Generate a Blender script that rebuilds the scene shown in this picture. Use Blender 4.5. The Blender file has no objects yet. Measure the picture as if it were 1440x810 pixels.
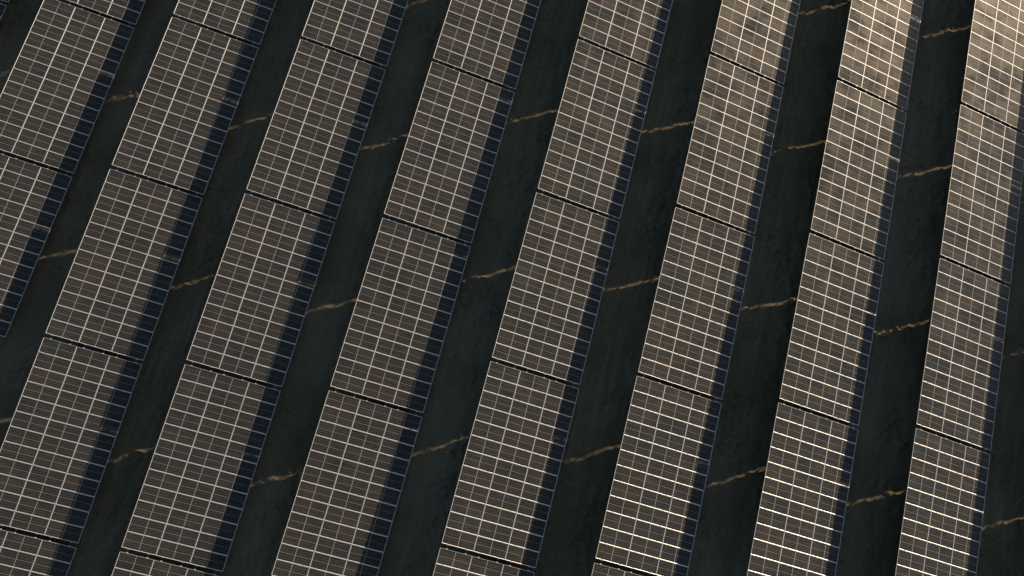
import bpy, math, random
import numpy as np
from mathutils import Matrix, Vector
random.seed(7)
S = bpy.context.scene
C = S.collection
PI = math.pi

# ---------------------------------------------------------------- camera
cam_d = bpy.data.cameras.new('camera')
cam = bpy.data.objects.new('camera', cam_d)
C.objects.link(cam)
A, B, G = 0.10377279, 0.264584, 0.15603034
RM = Matrix.Rotation(A, 3, 'Z') @ Matrix.Rotation(B, 3, 'X') @ Matrix.Rotation(G, 3, 'Z')
cam.matrix_world = Matrix.Translation((49.39329, -25.98604, 66.2519)) @ RM.to_4x4()
cam_d.sensor_width = 36.0
cam_d.lens = 36.0 * math.exp(0.28249887) * 1000 / 1440
cam_d.clip_start = 0.5
cam_d.clip_end = 5000
S.camera = cam

# ---------------------------------------------------------------- light
SUN = Vector((1.0, 1.242, 0.3265)).normalized()
elev = math.asin(SUN.z)
w = bpy.data.worlds.new('World'); S.world = w; w.use_nodes = True
nt = w.node_tree
sky = nt.nodes.new('ShaderNodeTexSky'); sky.sky_type = 'NISHITA'; sky.sun_disc = False
sky.sun_elevation = elev; sky.sun_rotation = math.atan2(SUN.x, SUN.y)
sky.air_density = 1.0; sky.dust_density = 2.0; sky.ozone_density = 2.0
bgn = nt.nodes['Background']; bgn.inputs['Strength'].default_value = 0.074
nt.links.new(sky.outputs[0], bgn.inputs[0])
sd = bpy.data.lights.new('sun', 'SUN'); sd.energy = 5.0; sd.angle = math.radians(0.55)
sd.color = (1.0, 0.785, 0.57)
so = bpy.data.objects.new('sun', sd); C.objects.link(so)
so.rotation_euler = SUN.to_track_quat('Z', 'Y').to_euler(); so.location = (60, 20, 80)
vs = S.view_settings
vs.view_transform = 'Standard'; vs.look = 'None'; vs.gamma = 1.0; vs.use_curve_mapping = False
vs.exposure = 0.14

# ---------------------------------------------------------------- materials
def mat(name):
    m = bpy.data.materials.new(name); m.use_nodes = True
    return m, m.node_tree, m.node_tree.nodes['Principled BSDF']
def N(nt, t, **k):
    n = nt.nodes.new(t)
    for a, b in k.items(): setattr(n, a, b)
    return n
def M(nt, op, a, b=None, c=None):
    n = nt.nodes.new('ShaderNodeMath'); n.operation = op
    for i, v in enumerate((a, b, c)):
        if v is None: continue
        if isinstance(v, (int, float)): n.inputs[i].default_value = v
        else: nt.links.new(v, n.inputs[i])
    return n.outputs[0]
def mixc(nt, f, a, b, mode='MIX'):
    n = nt.nodes.new('ShaderNodeMix'); n.data_type = 'RGBA'; n.blend_type = mode
    for i, v in ((0, f), (6, a), (7, b)):
        if isinstance(v, (int, float)): n.inputs[i].default_value = v
        elif isinstance(v, tuple): n.inputs[i].default_value = (*v, 1)
        else: nt.links.new(v, n.inputs[i])
    return n.outputs[2]
def noise(nt, vec, scale, detail=3, rough=.5):
    n = nt.nodes.new('ShaderNodeTexNoise'); n.inputs['Scale'].default_value = scale
    n.inputs['Detail'].default_value = detail; n.inputs['Roughness'].default_value = rough
    nt.links.new(vec, n.inputs['Vector']); return n.outputs[0]
def rng(nt, v, a, b, c, d):
    n = nt.nodes.new('ShaderNodeMapRange'); nt.links.new(v, n.inputs[0])
    for i, x in enumerate((a, b, c, d)): n.inputs[i + 1].default_value = x
    return n.outputs[0]

MW, ML = 2.2525, 1.046          # module size: across the table, along the row
PW, PL = 2.2645, 1.058          # module pitch

# solar cells under dusty glass
m_cell, t, p = mat('solar_cells')
tc = N(t, 'ShaderNodeTexCoord'); geo = N(t, 'ShaderNodeNewGeometry'); oi = N(t, 'ShaderNodeObjectInfo')
sx = N(t, 'ShaderNodeSeparateXYZ'); t.links.new(tc.outputs['Object'], sx.inputs[0])
X, Y = sx.outputs[0], sx.outputs[1]
ix, iy = MW - 0.066, ML - 0.066
half = (ix - 0.03) / 2
ax = M(t, 'SUBTRACT', M(t, 'ABSOLUTE', X), 0.015)
cu = M(t, 'DIVIDE', ax, half / 12)
cv = M(t, 'DIVIDE', M(t, 'ADD', Y, iy / 2), iy / 6)
def gridline(c, pitch, wdt):
    f = M(t, 'FRACT', c)
    d = M(t, 'MULTIPLY', M(t, 'MINIMUM', f, M(t, 'SUBTRACT', 1.0, f)), pitch)
    return M(t, 'LESS_THAN', d, wdt / 2)
lx = gridline(cu, half / 12, 0.003)
ly = gridline(cv, iy / 6, 0.008)
lc = M(t, 'LESS_THAN', M(t, 'ABSOLUTE', Y), 0.015)
mid = M(t, 'LESS_THAN', M(t, 'ABSOLUTE', X), 0.017)
bus = gridline(M(t, 'MULTIPLY', cv, 5.0), iy / 30, 0.0012)
wn = N(t, 'ShaderNodeTexWhiteNoise', noise_dimensions='4D')
cb = N(t, 'ShaderNodeCombineXYZ')
t.links.new(M(t, 'FLOOR', cu), cb.inputs[0]); t.links.new(M(t, 'FLOOR', cv), cb.inputs[1])
t.links.new(M(t, 'SIGN', X), cb.inputs[2]); t.links.new(cb.outputs[0], wn.inputs['Vector'])
t.links.new(M(t, 'MULTIPLY', oi.outputs['Random'], 57.0), wn.inputs['W'])
rr = oi.outputs['Random']
cell = mixc(t, wn.outputs['Value'], (0.007, 0.015, 0.017), (0.017, 0.023, 0.022))
cell = mixc(t, rng(t, rr, 0.5, 1, 0, 0.7), cell, (0.032, 0.027, 0.022))
cell = mixc(t, rng(t, rr, 0.35, 0, 0, 0.8), cell, (0.012, 0.025, 0.030))
mpc = N(t, 'ShaderNodeMapping'); mpc.inputs['Scale'].default_value = (.5, 14.0, 1.0)
vad = N(t, 'ShaderNodeVectorMath', operation='ADD'); cbr = N(t, 'ShaderNodeCombineXYZ')
t.links.new(M(t, 'MULTIPLY', rr, 91.0), cbr.inputs[0]); t.links.new(M(t, 'MULTIPLY', rr, 37.0), cbr.inputs[1])
t.links.new(tc.outputs['Object'], mpc.inputs[0]); t.links.new(mpc.outputs[0], vad.inputs[0]); t.links.new(cbr.outputs[0], vad.inputs[1])
stk = noise(t, vad.outputs[0], 1.0, 3, .6)
cell = mixc(t, rng(t, stk, .42, .68, 0, .8), cell, (0.060, 0.058, 0.052))
dn = noise(t, geo.outputs['Position'], 0.55, 5, .62)
dn2 = noise(t, geo.outputs['Position'], 4.5, 3, .6)
dust = M(t, 'MULTIPLY', rng(t, dn, .38, .75, 0.12, 0.42), rng(t, dn2, .3, .7, .7, 1.15))
# a thin brown crust of dust gathered along the low rim of each module
rim = rng(t, X, MW / 2 - 0.16, MW / 2 - 0.03, 0.0, 0.22)
dust = M(t, 'ADD', dust, M(t, 'MULTIPLY', rim, rng(t, dn2, .35, .65, 0.2, 1.0)))
col = mixc(t, bus, cell, (0.20, 0.20, 0.20))
col = mixc(t, lx, col, (0.22, 0.22, 0.22))
col = mixc(t, ly, col, (0.24, 0.23, 0.22))
col = mixc(t, lc, col, (0.27, 0.265, 0.245))
col = mixc(t, mid, col, (0.46, 0.45, 0.41))
col = mixc(t, M(t, 'MULTIPLY', dust, 0.20), col, (0.27, 0.235, 0.185))
t.links.new(col, p.inputs['Base Color'])
t.links.new(M(t, 'ADD', rng(t, dn, .35, .7, .34, .52), rng(t, rr, 0, 1, -.03, .04)), p.inputs['Roughness'])
t.links.new(rng(t, dn, .38, .66, .03, .20), p.inputs['Specular IOR Level'])
p.inputs['Specular Tint'].default_value = (1.0, 0.82, 0.48, 1)
p.inputs['Coat Weight'].default_value = 0.55
p.inputs['Coat Roughness'].default_value = 0.07

m_alu, t, p = mat('anodised_aluminium')
geo = N(t, 'ShaderNodeNewGeometry')
n1 = noise(t, geo.outputs['Position'], 2.2, 4, .6)
t.links.new(mixc(t, rng(t, n1, .35, .7, 0, 1), (0.95, 0.93, 0.91), (0.84, 0.81, 0.78)), p.inputs['Base Color'])
p.inputs['Metallic'].default_value = 0.45; p.inputs['Roughness'].default_value = 0.44

m_clamp, t, p = mat('bright_clamp_metal')
p.inputs['Base Color'].default_value = (0.9, 0.9, 0.88, 1)
p.inputs['Metallic'].default_value = 0.5; p.inputs['Roughness'].default_value = 0.35

m_steel, t, p = mat('galvanised_steel')
geo = N(t, 'ShaderNodeNewGeometry')
n1 = noise(t, geo.outputs['Position'], 6, 4, .6)
t.links.new(mixc(t, n1, (0.30, 0.30, 0.29), (0.18, 0.18, 0.175)), p.inputs['Base Color'])
p.inputs['Metallic'].default_value = 0.5; p.inputs['Roughness'].default_value = 0.55

m_gnd, t, p = mat('grass_ground')
geo = N(t, 'ShaderNodeNewGeometry'); pos = geo.outputs['Position']
mp = N(t, 'ShaderNodeMapping'); mp.inputs['Scale'].default_value = (1.0, 0.12, 1.0)
t.links.new(pos, mp.inputs[0])
nbig = noise(t, pos, 0.11, 4, .55); nstr = noise(t, mp.outputs[0], 1.6, 4, .6)
nmid = noise(t, pos, 0.9, 5, .65); nfine = noise(t, pos, 9.0, 4, .7)
mpl = N(t, 'ShaderNodeMapping'); mpl.inputs['Scale'].default_value = (1.0, 0.05, 1.0)
t.links.new(pos, mpl.inputs[0])
nlane = noise(t, mpl.outputs[0], 0.32, 2, .5)
ntrk = noise(t, mpl.outputs[0], 2.4, 3, .6)
g = mixc(t, rng(t, nmid, .36, .68, 0, .6), (0.104, 0.124, 0.078), (0.182, 0.174, 0.112))
g = mixc(t, rng(t, nstr, .42, .68, 0, .6), g, (0.240, 0.218, 0.145))
g = mixc(t, rng(t, ntrk, .50, .66, 0, .75), g, (0.290, 0.265, 0.185))
g = mixc(t, rng(t, nlane, .42, .60, 0, .65), g, (0.24, 0.23, 0.168))
g = mixc(t, rng(t, nbig, .36, .56, .65, 0), g, (0.074, 0.092, 0.058))
g = mixc(t, rng(t, nfine, .35, .7, 0, .45), g, (0.46, 0.26, 0.11))
g = mixc(t, rng(t, nfine, .28, .42, .5, 0), g, (0.045, 0.055, 0.030))
t.links.new(g, p.inputs['Base Color']); p.inputs['Roughness'].default_value = 0.95
p.inputs['Specular IOR Level'].default_value = 0.15
bmp = N(t, 'ShaderNodeBump'); bmp.inputs['Strength'].default_value = 0.8; bmp.inputs['Distance'].default_value = 0.05
t.links.new(nfine, bmp.inputs['Height']); t.links.new(bmp.outputs[0], p.inputs['Normal'])

m_grass, t, p = mat('grass_blades')
oi = N(t, 'ShaderNodeNewGeometry')
n1 = noise(t, oi.outputs['Position'], 3.0, 2, .5)
t.links.new(mixc(t, rng(t, n1, .35, .65, 0, 1), (0.085, 0.105, 0.045), (0.24, 0.19, 0.10)), p.inputs['Base Color'])
p.inputs['Roughness'].default_value = 0.8

m_wood, t, p = mat('pale_stake_wood')
p.inputs['Base Color'].default_value = (0.55, 0.50, 0.42, 1); p.inputs['Roughness'].default_value = 0.8

# ---------------------------------------------------------------- helpers
def mesh(name, vs_, fs, m):
    me = bpy.data.meshes.new(name); me.from_pydata(vs_, [], fs); me.materials.append(m); me.update()
    return me
def box(c, s, vs_, fs):
    n = len(vs_)
    for z in (-1, 1):
        for y in (-1, 1):
            for x in (-1, 1): vs_.append((c[0] + x * s[0] / 2, c[1] + y * s[1] / 2, c[2] + z * s[2] / 2))
    for f in ((0, 2, 3, 1), (4, 5, 7, 6), (0, 1, 5, 4), (2, 6, 7, 3), (0, 4, 6, 2), (1, 3, 7, 5)):
        fs.append(tuple(n + i for i in f))
def link(name, me, parent=None, mw=None):
    o = bpy.data.objects.new(name, me); C.objects.link(o)
    if parent: o.parent = parent
    if mw is not None: o.matrix_local = mw
    return o
def tag(o, label, cat, group=None, kind=None):
    if label: o['label'] = label
    if cat: o['category'] = cat
    if group: o['group'] = group
    if kind: o['kind'] = kind

# ---------------------------------------------------------------- terrain and rows (surveyed layout)
PITCH, TILT, GAP, HC = 10.12618, 0.2581667, 0.31629, 1.60
LT = 12.676
STEP = LT + GAP
ROWS = {0: [(4.15, -0.40, 0.06, -0.015)],
 1 : [(4.979, -0.342, 0.135, -0.0239), (-8.012, -0.265, 0.129, -0.021)] ,
 2 : [(5.874, -0.163, -0.073, -0.0414), (-7.118, -0.102, -0.097, -0.0259), (-20.106, -0.295, -0.083, -0.0245), (-33.093, -0.632, -0.044, -0.0311)] ,
 3 : [(6.596, 0.151, -0.095, -0.0391), (-6.399, 0.11, -0.126, -0.0265), (-19.395, -0.133, -0.127, -0.0376), (-32.385, -0.424, -0.093, -0.0585)] ,
 4 : [(7.377, 0.353, -0.028, -0.0139), (-5.619, 0.326, -0.047, -0.0179), (-18.617, 0.054, -0.057, -0.0462)] ,
 5 : [(12.179, 0.395, 0.107, 0.0309), (-0.815, 0.431, 0.112, 0.0178), (-13.813, 0.309, 0.114, -0.0145), (-26.808, 0.302, 0.114, -0.0137)] ,
 6 : [(13.806, 0.147, 0.123, 0.051), (0.815, 0.311, 0.153, 0.0305), (-12.181, 0.315, 0.15, 0.0043), (-25.174, 0.37, 0.137, -0.0037)] ,
 7 : [(14.547, -0.218, 0.059, 0.0662), (1.557, 0.004, 0.079, 0.047), (-11.434, 0.149, 0.065, 0.0299)] ,
 8 : [(15.352, -0.544, -0.217, 0.0565), (2.365, -0.363, -0.189, 0.0523), (-10.621, -0.244, -0.2, 0.0533)] ,
 9: [(16.37, -0.64, -0.10, 0.035), (3.55, -0.55, -0.10, 0.035), (-9.40, -0.50, -0.10, 0.035)]}
ABOVE = {r: 2 for r in ROWS}
for r, cs in ROWS.items():
    for k in range(ABOVE[r]):
        a = cs[0]; b = cs[1] if len(cs) > 1 else cs[0]
        dz = max(-.25, min(.25, (a[1] - b[1]))) * (0.8 ** (k + 1))
        cs.insert(0, (a[0] + STEP, a[1] + dz, a[2], a[3]))
    a, b = cs[-1], cs[-2]
    cs.append((a[0] - STEP, a[1] + max(-.3, min(.3, a[1] - b[1])) * .7, a[2], a[3]))
rk = sorted(ROWS)
def row_z(r, y):
    cs = ROWS[r]; ys = np.array([c[0] for c in cs])[::-1]; zs = np.array([c[1] for c in cs])[::-1]
    return np.interp(y, ys, zs)
RX = np.array([r * PITCH for r in rk])
YG = np.linspace(-50, 45, 191)
ZT = np.array([row_z(r, YG) for r in rk])
ker = np.hanning(15); ker /= ker.sum()
ZT = np.array([np.convolve(np.pad(z, 7, mode='edge'), ker, mode='valid') for z in ZT])
def base_z(x, y):
    xi = np.clip((x - RX[0]) / PITCH, 0, len(RX) - 1.0001); i = xi.astype(int); f = xi - i
    yi = np.clip((y - YG[0]) / (YG[1] - YG[0]), 0, len(YG) - 1.0001); j = yi.astype(int); h = yi - j
    z = (ZT[i, j] * (1 - f) + ZT[i + 1, j] * f) * (1 - h) + (ZT[i, j + 1] * (1 - f) + ZT[i + 1, j + 1] * f) * h
    return z - HC
rs = np.random.RandomState(3)
LAT = rs.rand(256, 256)
def vnoise(x, y):
    i = np.floor(x).astype(int); j = np.floor(y).astype(int); f = x - i; h = y - j
    f = f * f * (3 - 2 * f); h = h * h * (3 - 2 * h)
    a = LAT[i % 256, j % 256]; b = LAT[(i + 1) % 256, j % 256]; c = LAT[i % 256, (j + 1) % 256]; d = LAT[(i + 1) % 256, (j + 1) % 256]
    return (a * (1 - f) + b * f) * (1 - h) + (c * (1 - f) + d * f) * h - .5
def ground_z(x, y):
    z = base_z(x, y)
    z = z + 0.14 * vnoise(x * .35 + 9, y * .35) + 0.10 * vnoise(x * 1.1, y * 0.8 + 31) + 0.075 * vnoise(x * 3.1 + 5, y * 2.6)
    cl = np.clip(vnoise(x * 5.3, y * 5.3 + 77) * 2, 0, 1)
    return z + 0.17 * cl * np.clip(.4 + 2.4 * vnoise(x * .6 + 40, y * .6), 0, 1.3)
def axis(a, b, st, far):
    core = np.arange(a, b + st, st); out = []; s = st; q = core[-1]
    while q < far: s *= 1.25; q += s; out.append(q)
    lo = []; s = st; q = core[0]
    while q > -far: s *= 1.25; q -= s; lo.append(q)
    return np.concatenate([lo[::-1], core, out])
gx = axis(-4, 96, 0.14, 1500); gy = axis(-44, 34, 0.14, 1500)
GX, GY = np.meshgrid(gx, gy, indexing='ij')
GZ = ground_z(GX, GY)
nx, ny = GX.shape
co = np.stack([GX, GY, GZ], -1).reshape(-1, 3).astype(np.float32)
idx = np.arange(nx * ny).reshape(nx, ny)
q = np.stack([idx[:-1, :-1], idx[1:, :-1], idx[1:, 1:], idx[:-1, 1:]], -1).reshape(-1, 4)
me = bpy.data.meshes.new('ground')
me.vertices.add(len(co)); me.vertices.foreach_set('co', co.ravel())
me.loops.add(q.size); me.loops.foreach_set('vertex_index', q.ravel().astype(np.int32))
me.polygons.add(len(q)); me.polygons.foreach_set('loop_start', np.arange(0, q.size, 4, dtype=np.int32))
me.polygons.foreach_set('loop_total', np.full(len(q), 4, dtype=np.int32))
me.polygons.foreach_set('use_smooth', np.ones(len(q), dtype=bool))
me.materials.append(m_gnd); me.update(); me.validate()
g = link('ground', me); g['kind'] = 'structure'

# grass: tufts of blades on the strips between the rows
rg = np.random.RandomState(11)
NT = 26000
tx = rg.uniform(-3, 95, NT); ty = rg.uniform(-40, 33, NT)
keep = (vnoise(tx * .5 + 3, ty * .5) + .35 * vnoise(tx * 2.1, ty * 2.1)) > 0.04
tx, ty = tx[keep], ty[keep]
tz = ground_z(tx, ty)
vv = []; ff = []
for k in range(len(tx)):
    hgt = rg.uniform(.06, .24); nb = 5
    for b in range(nb):
        a = rg.uniform(0, 2 * PI); rad = rg.uniform(0, .07)
        x0 = tx[k] + rad * math.cos(a); y0 = ty[k] + rad * math.sin(a); z0 = tz[k] - .01
        wd = rg.uniform(.008, .018); ln = rg.uniform(.02, .08); a2 = rg.uniform(0, 2 * PI)
        px, py = -math.sin(a2) * wd, math.cos(a2) * wd; n = len(vv)
        hx, hy = x0 + math.cos(a2) * ln * .4, y0 + math.sin(a2) * ln * .4
        vv += [(x0 - px, y0 - py, z0), (x0 + px, y0 + py, z0), (hx + px * .8, hy + py * .8, z0 + hgt * .6),
               (hx - px * .8, hy - py * .8, z0 + hgt * .6), (x0 + math.cos(a2) * ln, y0 + math.sin(a2) * ln, z0 + hgt)]
        ff += [(n, n + 1, n + 2, n + 3), (n + 3, n + 2, n + 4)]
go = link('grass', mesh('grass', vv, ff, m_grass))
tag(go, 'short dark grass tufts on the shaded ground between the panel rows', 'grass', kind='stuff')

# ---------------------------------------------------------------- solar table meshes
# laminate (glass and cells); its top face sits below the raised frame lip
v, f = [], []; box((0, 0, -.003), (MW - .012, ML - .012, .006), v, f); ME_PANEL = mesh('solar_panel', v, f, m_cell)
# frame: outer wall, flat lip, chamfer falling inwards to the glass
def frame_mesh():
    prof = [(0.0, -.032), (0.0, .013), (.014, .014), (.033, .0008), (.033, -.002)]   # inset, height
    vs_, fs = [], []
    for ins, z in prof:
        hx, hy = MW / 2 - ins, ML / 2 - ins
        vs_ += [(-hx, -hy, z), (hx, -hy, z), (hx, hy, z), (-hx, hy, z)]
    for k in range(len(prof) - 1):
        for i in range(4):
            a = 4 * k + i; b = 4 * k + (i + 1) % 4
            fs.append((a, b, b + 4, a + 4))
    # bottom flange
    n = len(vs_)
    for ins in (0.001, .03):
        hx, hy = MW / 2 - ins, ML / 2 - ins
        vs_ += [(-hx, -hy, -.031), (hx, -hy, -.031), (hx, hy, -.031), (-hx, hy, -.031)]
    for i in range(4): fs.append((n + i, n + 4 + i, n + 4 + (i + 1) % 4, n + (i + 1) % 4))
    return mesh('frame', vs_, fs, m_alu)
ME_FRAME = frame_mesh()
v, f = [], []; box((0, 0, .0165), (.09, .065, .006), v, f); box((0, 0, -.01), (.05, .016, .045), v, f)
box((0, 0, .023), (.016, .016, .008), v, f)
ME_CLAMP = mesh('clamp', v, f, m_clamp)
v, f = [], []; box((0, -.004, .0165), (.11, .05, .006), v, f); box((0, .030, -.004), (.11, .018, .047), v, f)
box((0, .046, -.028), (.11, .03, .006), v, f); box((0, .012, .023), (.02, .02, .008), v, f)
ME_END = mesh('end_clamp', v, f, m_clamp)
v, f = [], []
L2 = LT + .10
box((0, 0, -.034), (.06, L2, .003), v, f); box((-.0285, 0, -.065), (.003, L2, .059), v, f); box((0, 0, -.096), (.06, L2, .003), v, f)
ME_PURLIN = mesh('purlin', v, f, m_steel)
v, f = [], []
box((0, 0, -.1), (3 * PW - .5, .004, .12), v, f); box((0, .03, -.162), (3 * PW - .5, .06, .004), v, f); box((0, .03, -.0995 + .0605), (0.001, .001, .001), v, f)
v, f = [], []
box((0, 0, -.16), (3 * PW - .5, .005, .12), v, f); box((0, .0275, -.0985), (3 * PW - .5, .05, .003), v, f); box((0, .0275, -.2215), (3 * PW - .5, .05, .003), v, f)
ME_RAFTER = mesh('rafter', v, f, m_steel)
def ibeam(h):
    v, f = [], []
    box((0, 0, -h / 2), (.10, .006, h), v, f); box((-.053, 0, -h / 2), (.006, .07, h), v, f); box((.053, 0, -h / 2), (.006, .07, h), v, f)
    return v, f
POSTS = {}
def post_mesh(kind, h):
    key = (kind, round(h, 1))
    if key not in POSTS:
        v, f = ibeam(h); POSTS[key] = mesh('post', v, f, m_steel)
    return POSTS[key]
def brace_mesh():
    v, f = [], []; box((0, 0, 0), (1.5, .05, .05), v, f); return mesh('brace', v, f, m_steel)
ME_BRACE = brace_mesh()

ORD = ['leftmost', 'second', 'third', 'fourth', 'fifth', 'sixth', 'seventh', 'eighth', 'ninth', 'tenth']
VORD = ['topmost', 'second', 'third', 'fourth', 'fifth', 'sixth']
NUM = ['first', 'second', 'third', 'fourth', 'fifth', 'sixth', 'seventh', 'eighth', 'ninth', 'tenth']
fpx = math.exp(0.28249887) * 1000
CI = cam.matrix_world.inverted()
def project(pt):
    q = CI @ Vector(pt); return (720 + fpx * q.x / -q.z, 405 - fpx * q.y / -q.z)
CL = [k * PW - 1.5 * PW + u for k in range(3) for u in (.47, 1.80)]
tables = []
for r in rk:
    cs = ROWS[r]
    for i in range(len(cs) - 1):
        a, b = cs[i], cs[i + 1]              # a: upper (north) cut, b: lower cut
        yc = (a[0] + b[0]) / 2
        x1 = r * PITCH + a[2]; x0 = r * PITCH + b[2]
        t_ = TILT + (a[3] + b[3]) / 2
        N1 = Vector((x1, a[0], a[1])); N0 = Vector((x0, b[0], b[1]))
        ydir = (N1 - N0).normalized()
        xd = Vector((math.cos(t_), 0, -math.sin(t_))); xd = (xd - xd.dot(ydir) * ydir).normalized()
        zd = xd.cross(ydir)
        R4 = Matrix((xd, ydir, zd)).transposed().to_4x4()
        R4.translation = (N1 + N0) / 2
        inside = 0
        for u in np.linspace(-1.5 * PW, 1.5 * PW, 9):
            for w_ in np.linspace(-LT / 2, LT / 2, 25):
                px, py = project(R4 @ Vector((u, w_, 0)))
                if 0 < px < 1440 and 0 < py < 810: inside += 1
        tables.append((r, i, R4, inside))

GROUP = 'solar tables standing in long parallel rows'
seen = {}
def label_for(r, k, total, inside):
    row = {0: 'leftmost row, cut by the top left corner', 9: 'row just past the right edge'}.get(r, '%s row from the left' % NUM[r])
    if r == 8: row = 'rightmost row'
    if r == 0: return 'dark sliver of a solar table filling the top left corner of the photo'
    if total == 1: return 'only solar table in the %s' % row
    pos = VORD[k]
    cut = ' and cut by the frame' if inside < 200 else ''
    if k == total - 1: pos = 'bottommost'
    return '%s solar table in the %s%s' % (pos, row, cut)

count_in = {}
for (r, i, R4, ins) in tables:
    if ins > 0: count_in[r] = count_in.get(r, 0) + 1
for (r, i, R4, ins) in tables:
    # tables outside the frame are only kept where they shade something seen
    root = bpy.data.objects.new('solar_table', None); C.objects.link(root)
    root.empty_display_size = .5
    if ins > 0:
        k = seen.get(r, 0); seen[r] = k + 1
        tag(root, label_for(r, k, count_in[r], ins), 'solar table', GROUP)
    else:
        c0 = R4.translation
        tag(root, 'solar table outside the frame whose shade falls between the rows', 'solar table', GROUP)
    # empty stands on the ground under the table centre
    base = R4.translation.copy(); gz = float(ground_z(np.array([base.x]), np.array([base.y]))[0])
    root.location = (base.x, base.y, gz)
    INV = Matrix.Translation(root.location).inverted()
    L = INV @ R4
    for a in range(3):
        for b in range(12):
            jit = Matrix.Rotation(random.gauss(0, .004), 4, 'X') @ Matrix.Rotation(random.gauss(0, .003), 4, 'Y')
            mw = L @ Matrix.Translation(((a - 1) * PW, (b - 5.5) * PL, random.uniform(-.001, .001))) @ jit
            pn = link('solar_panel', ME_PANEL, root, mw)
            link('frame', ME_FRAME, pn)
    for u in CL:
        link('purlin', ME_PURLIN, root, L @ Matrix.Translation((u, 0, 0)))
        if ins > 0:
            for b in range(13):
                yy = (b - 6) * PL
                end = b in (0, 12)
                if b == 0: yy += .006
                if b == 12: yy -= .006
                link('end_clamp' if end else 'clamp', ME_END if end else ME_CLAMP, root, L @ Matrix.Translation((u, yy, random.uniform(0, .001))) @ Matrix.Rotation(random.gauss(0, .05) + (PI if b == 0 else 0), 4, 'Z'))
    for b in range(5):
        yy = (b - 2) * 2.75
        link('rafter', ME_RAFTER, root, L @ Matrix.Translation((0, yy, 0)))
        for u in (-1.9, 1.7):
            top = R4 @ Vector((u, yy - .04, -.15))
            h = top.z - (gz) + .35
            link('post', post_mesh('p', h), root, INV @ Matrix.Translation(top))

# ---------------------------------------------------------------- small pale stakes on the ground
def stake(x, y, h, label):
    z = float(ground_z(np.array([x]), np.array([y]))[0])
    o = bpy.data.objects.new('marker_stake', None); C.objects.link(o); o.location = (x, y, z)
    tag(o, label, 'stake')
    v, f = [], []; n = 8
    for k, (rr_, zz) in enumerate(((.03, -.1), (.03, h - .05), (.018, h))):
        for i in range(n): v.append((rr_ * math.cos(2 * PI * i / n), rr_ * math.sin(2 * PI * i / n), zz))
    for k in range(2):
        for i in range(n): f.append((k * n + i, k * n + (i + 1) % n, (k + 1) * n + (i + 1) % n, (k + 1) * n + i))
    f.append(tuple(2 * n + i for i in range(n)))
    link('post', mesh('stake_post', v, f, m_wood), o)
    v, f = [], []; box((0, 0, h - .12), (.09, .075, .14), v, f)
    link('cap', mesh('stake_cap', v, f, m_wood), o)
stake(78.13, 15.83, .60, 'tiny pale stake on the dark ground beside the rightmost row of solar tables')
stake(64.63, 21.21, .25, 'small pale peg on the dark ground near the top edge left of the eighth row')
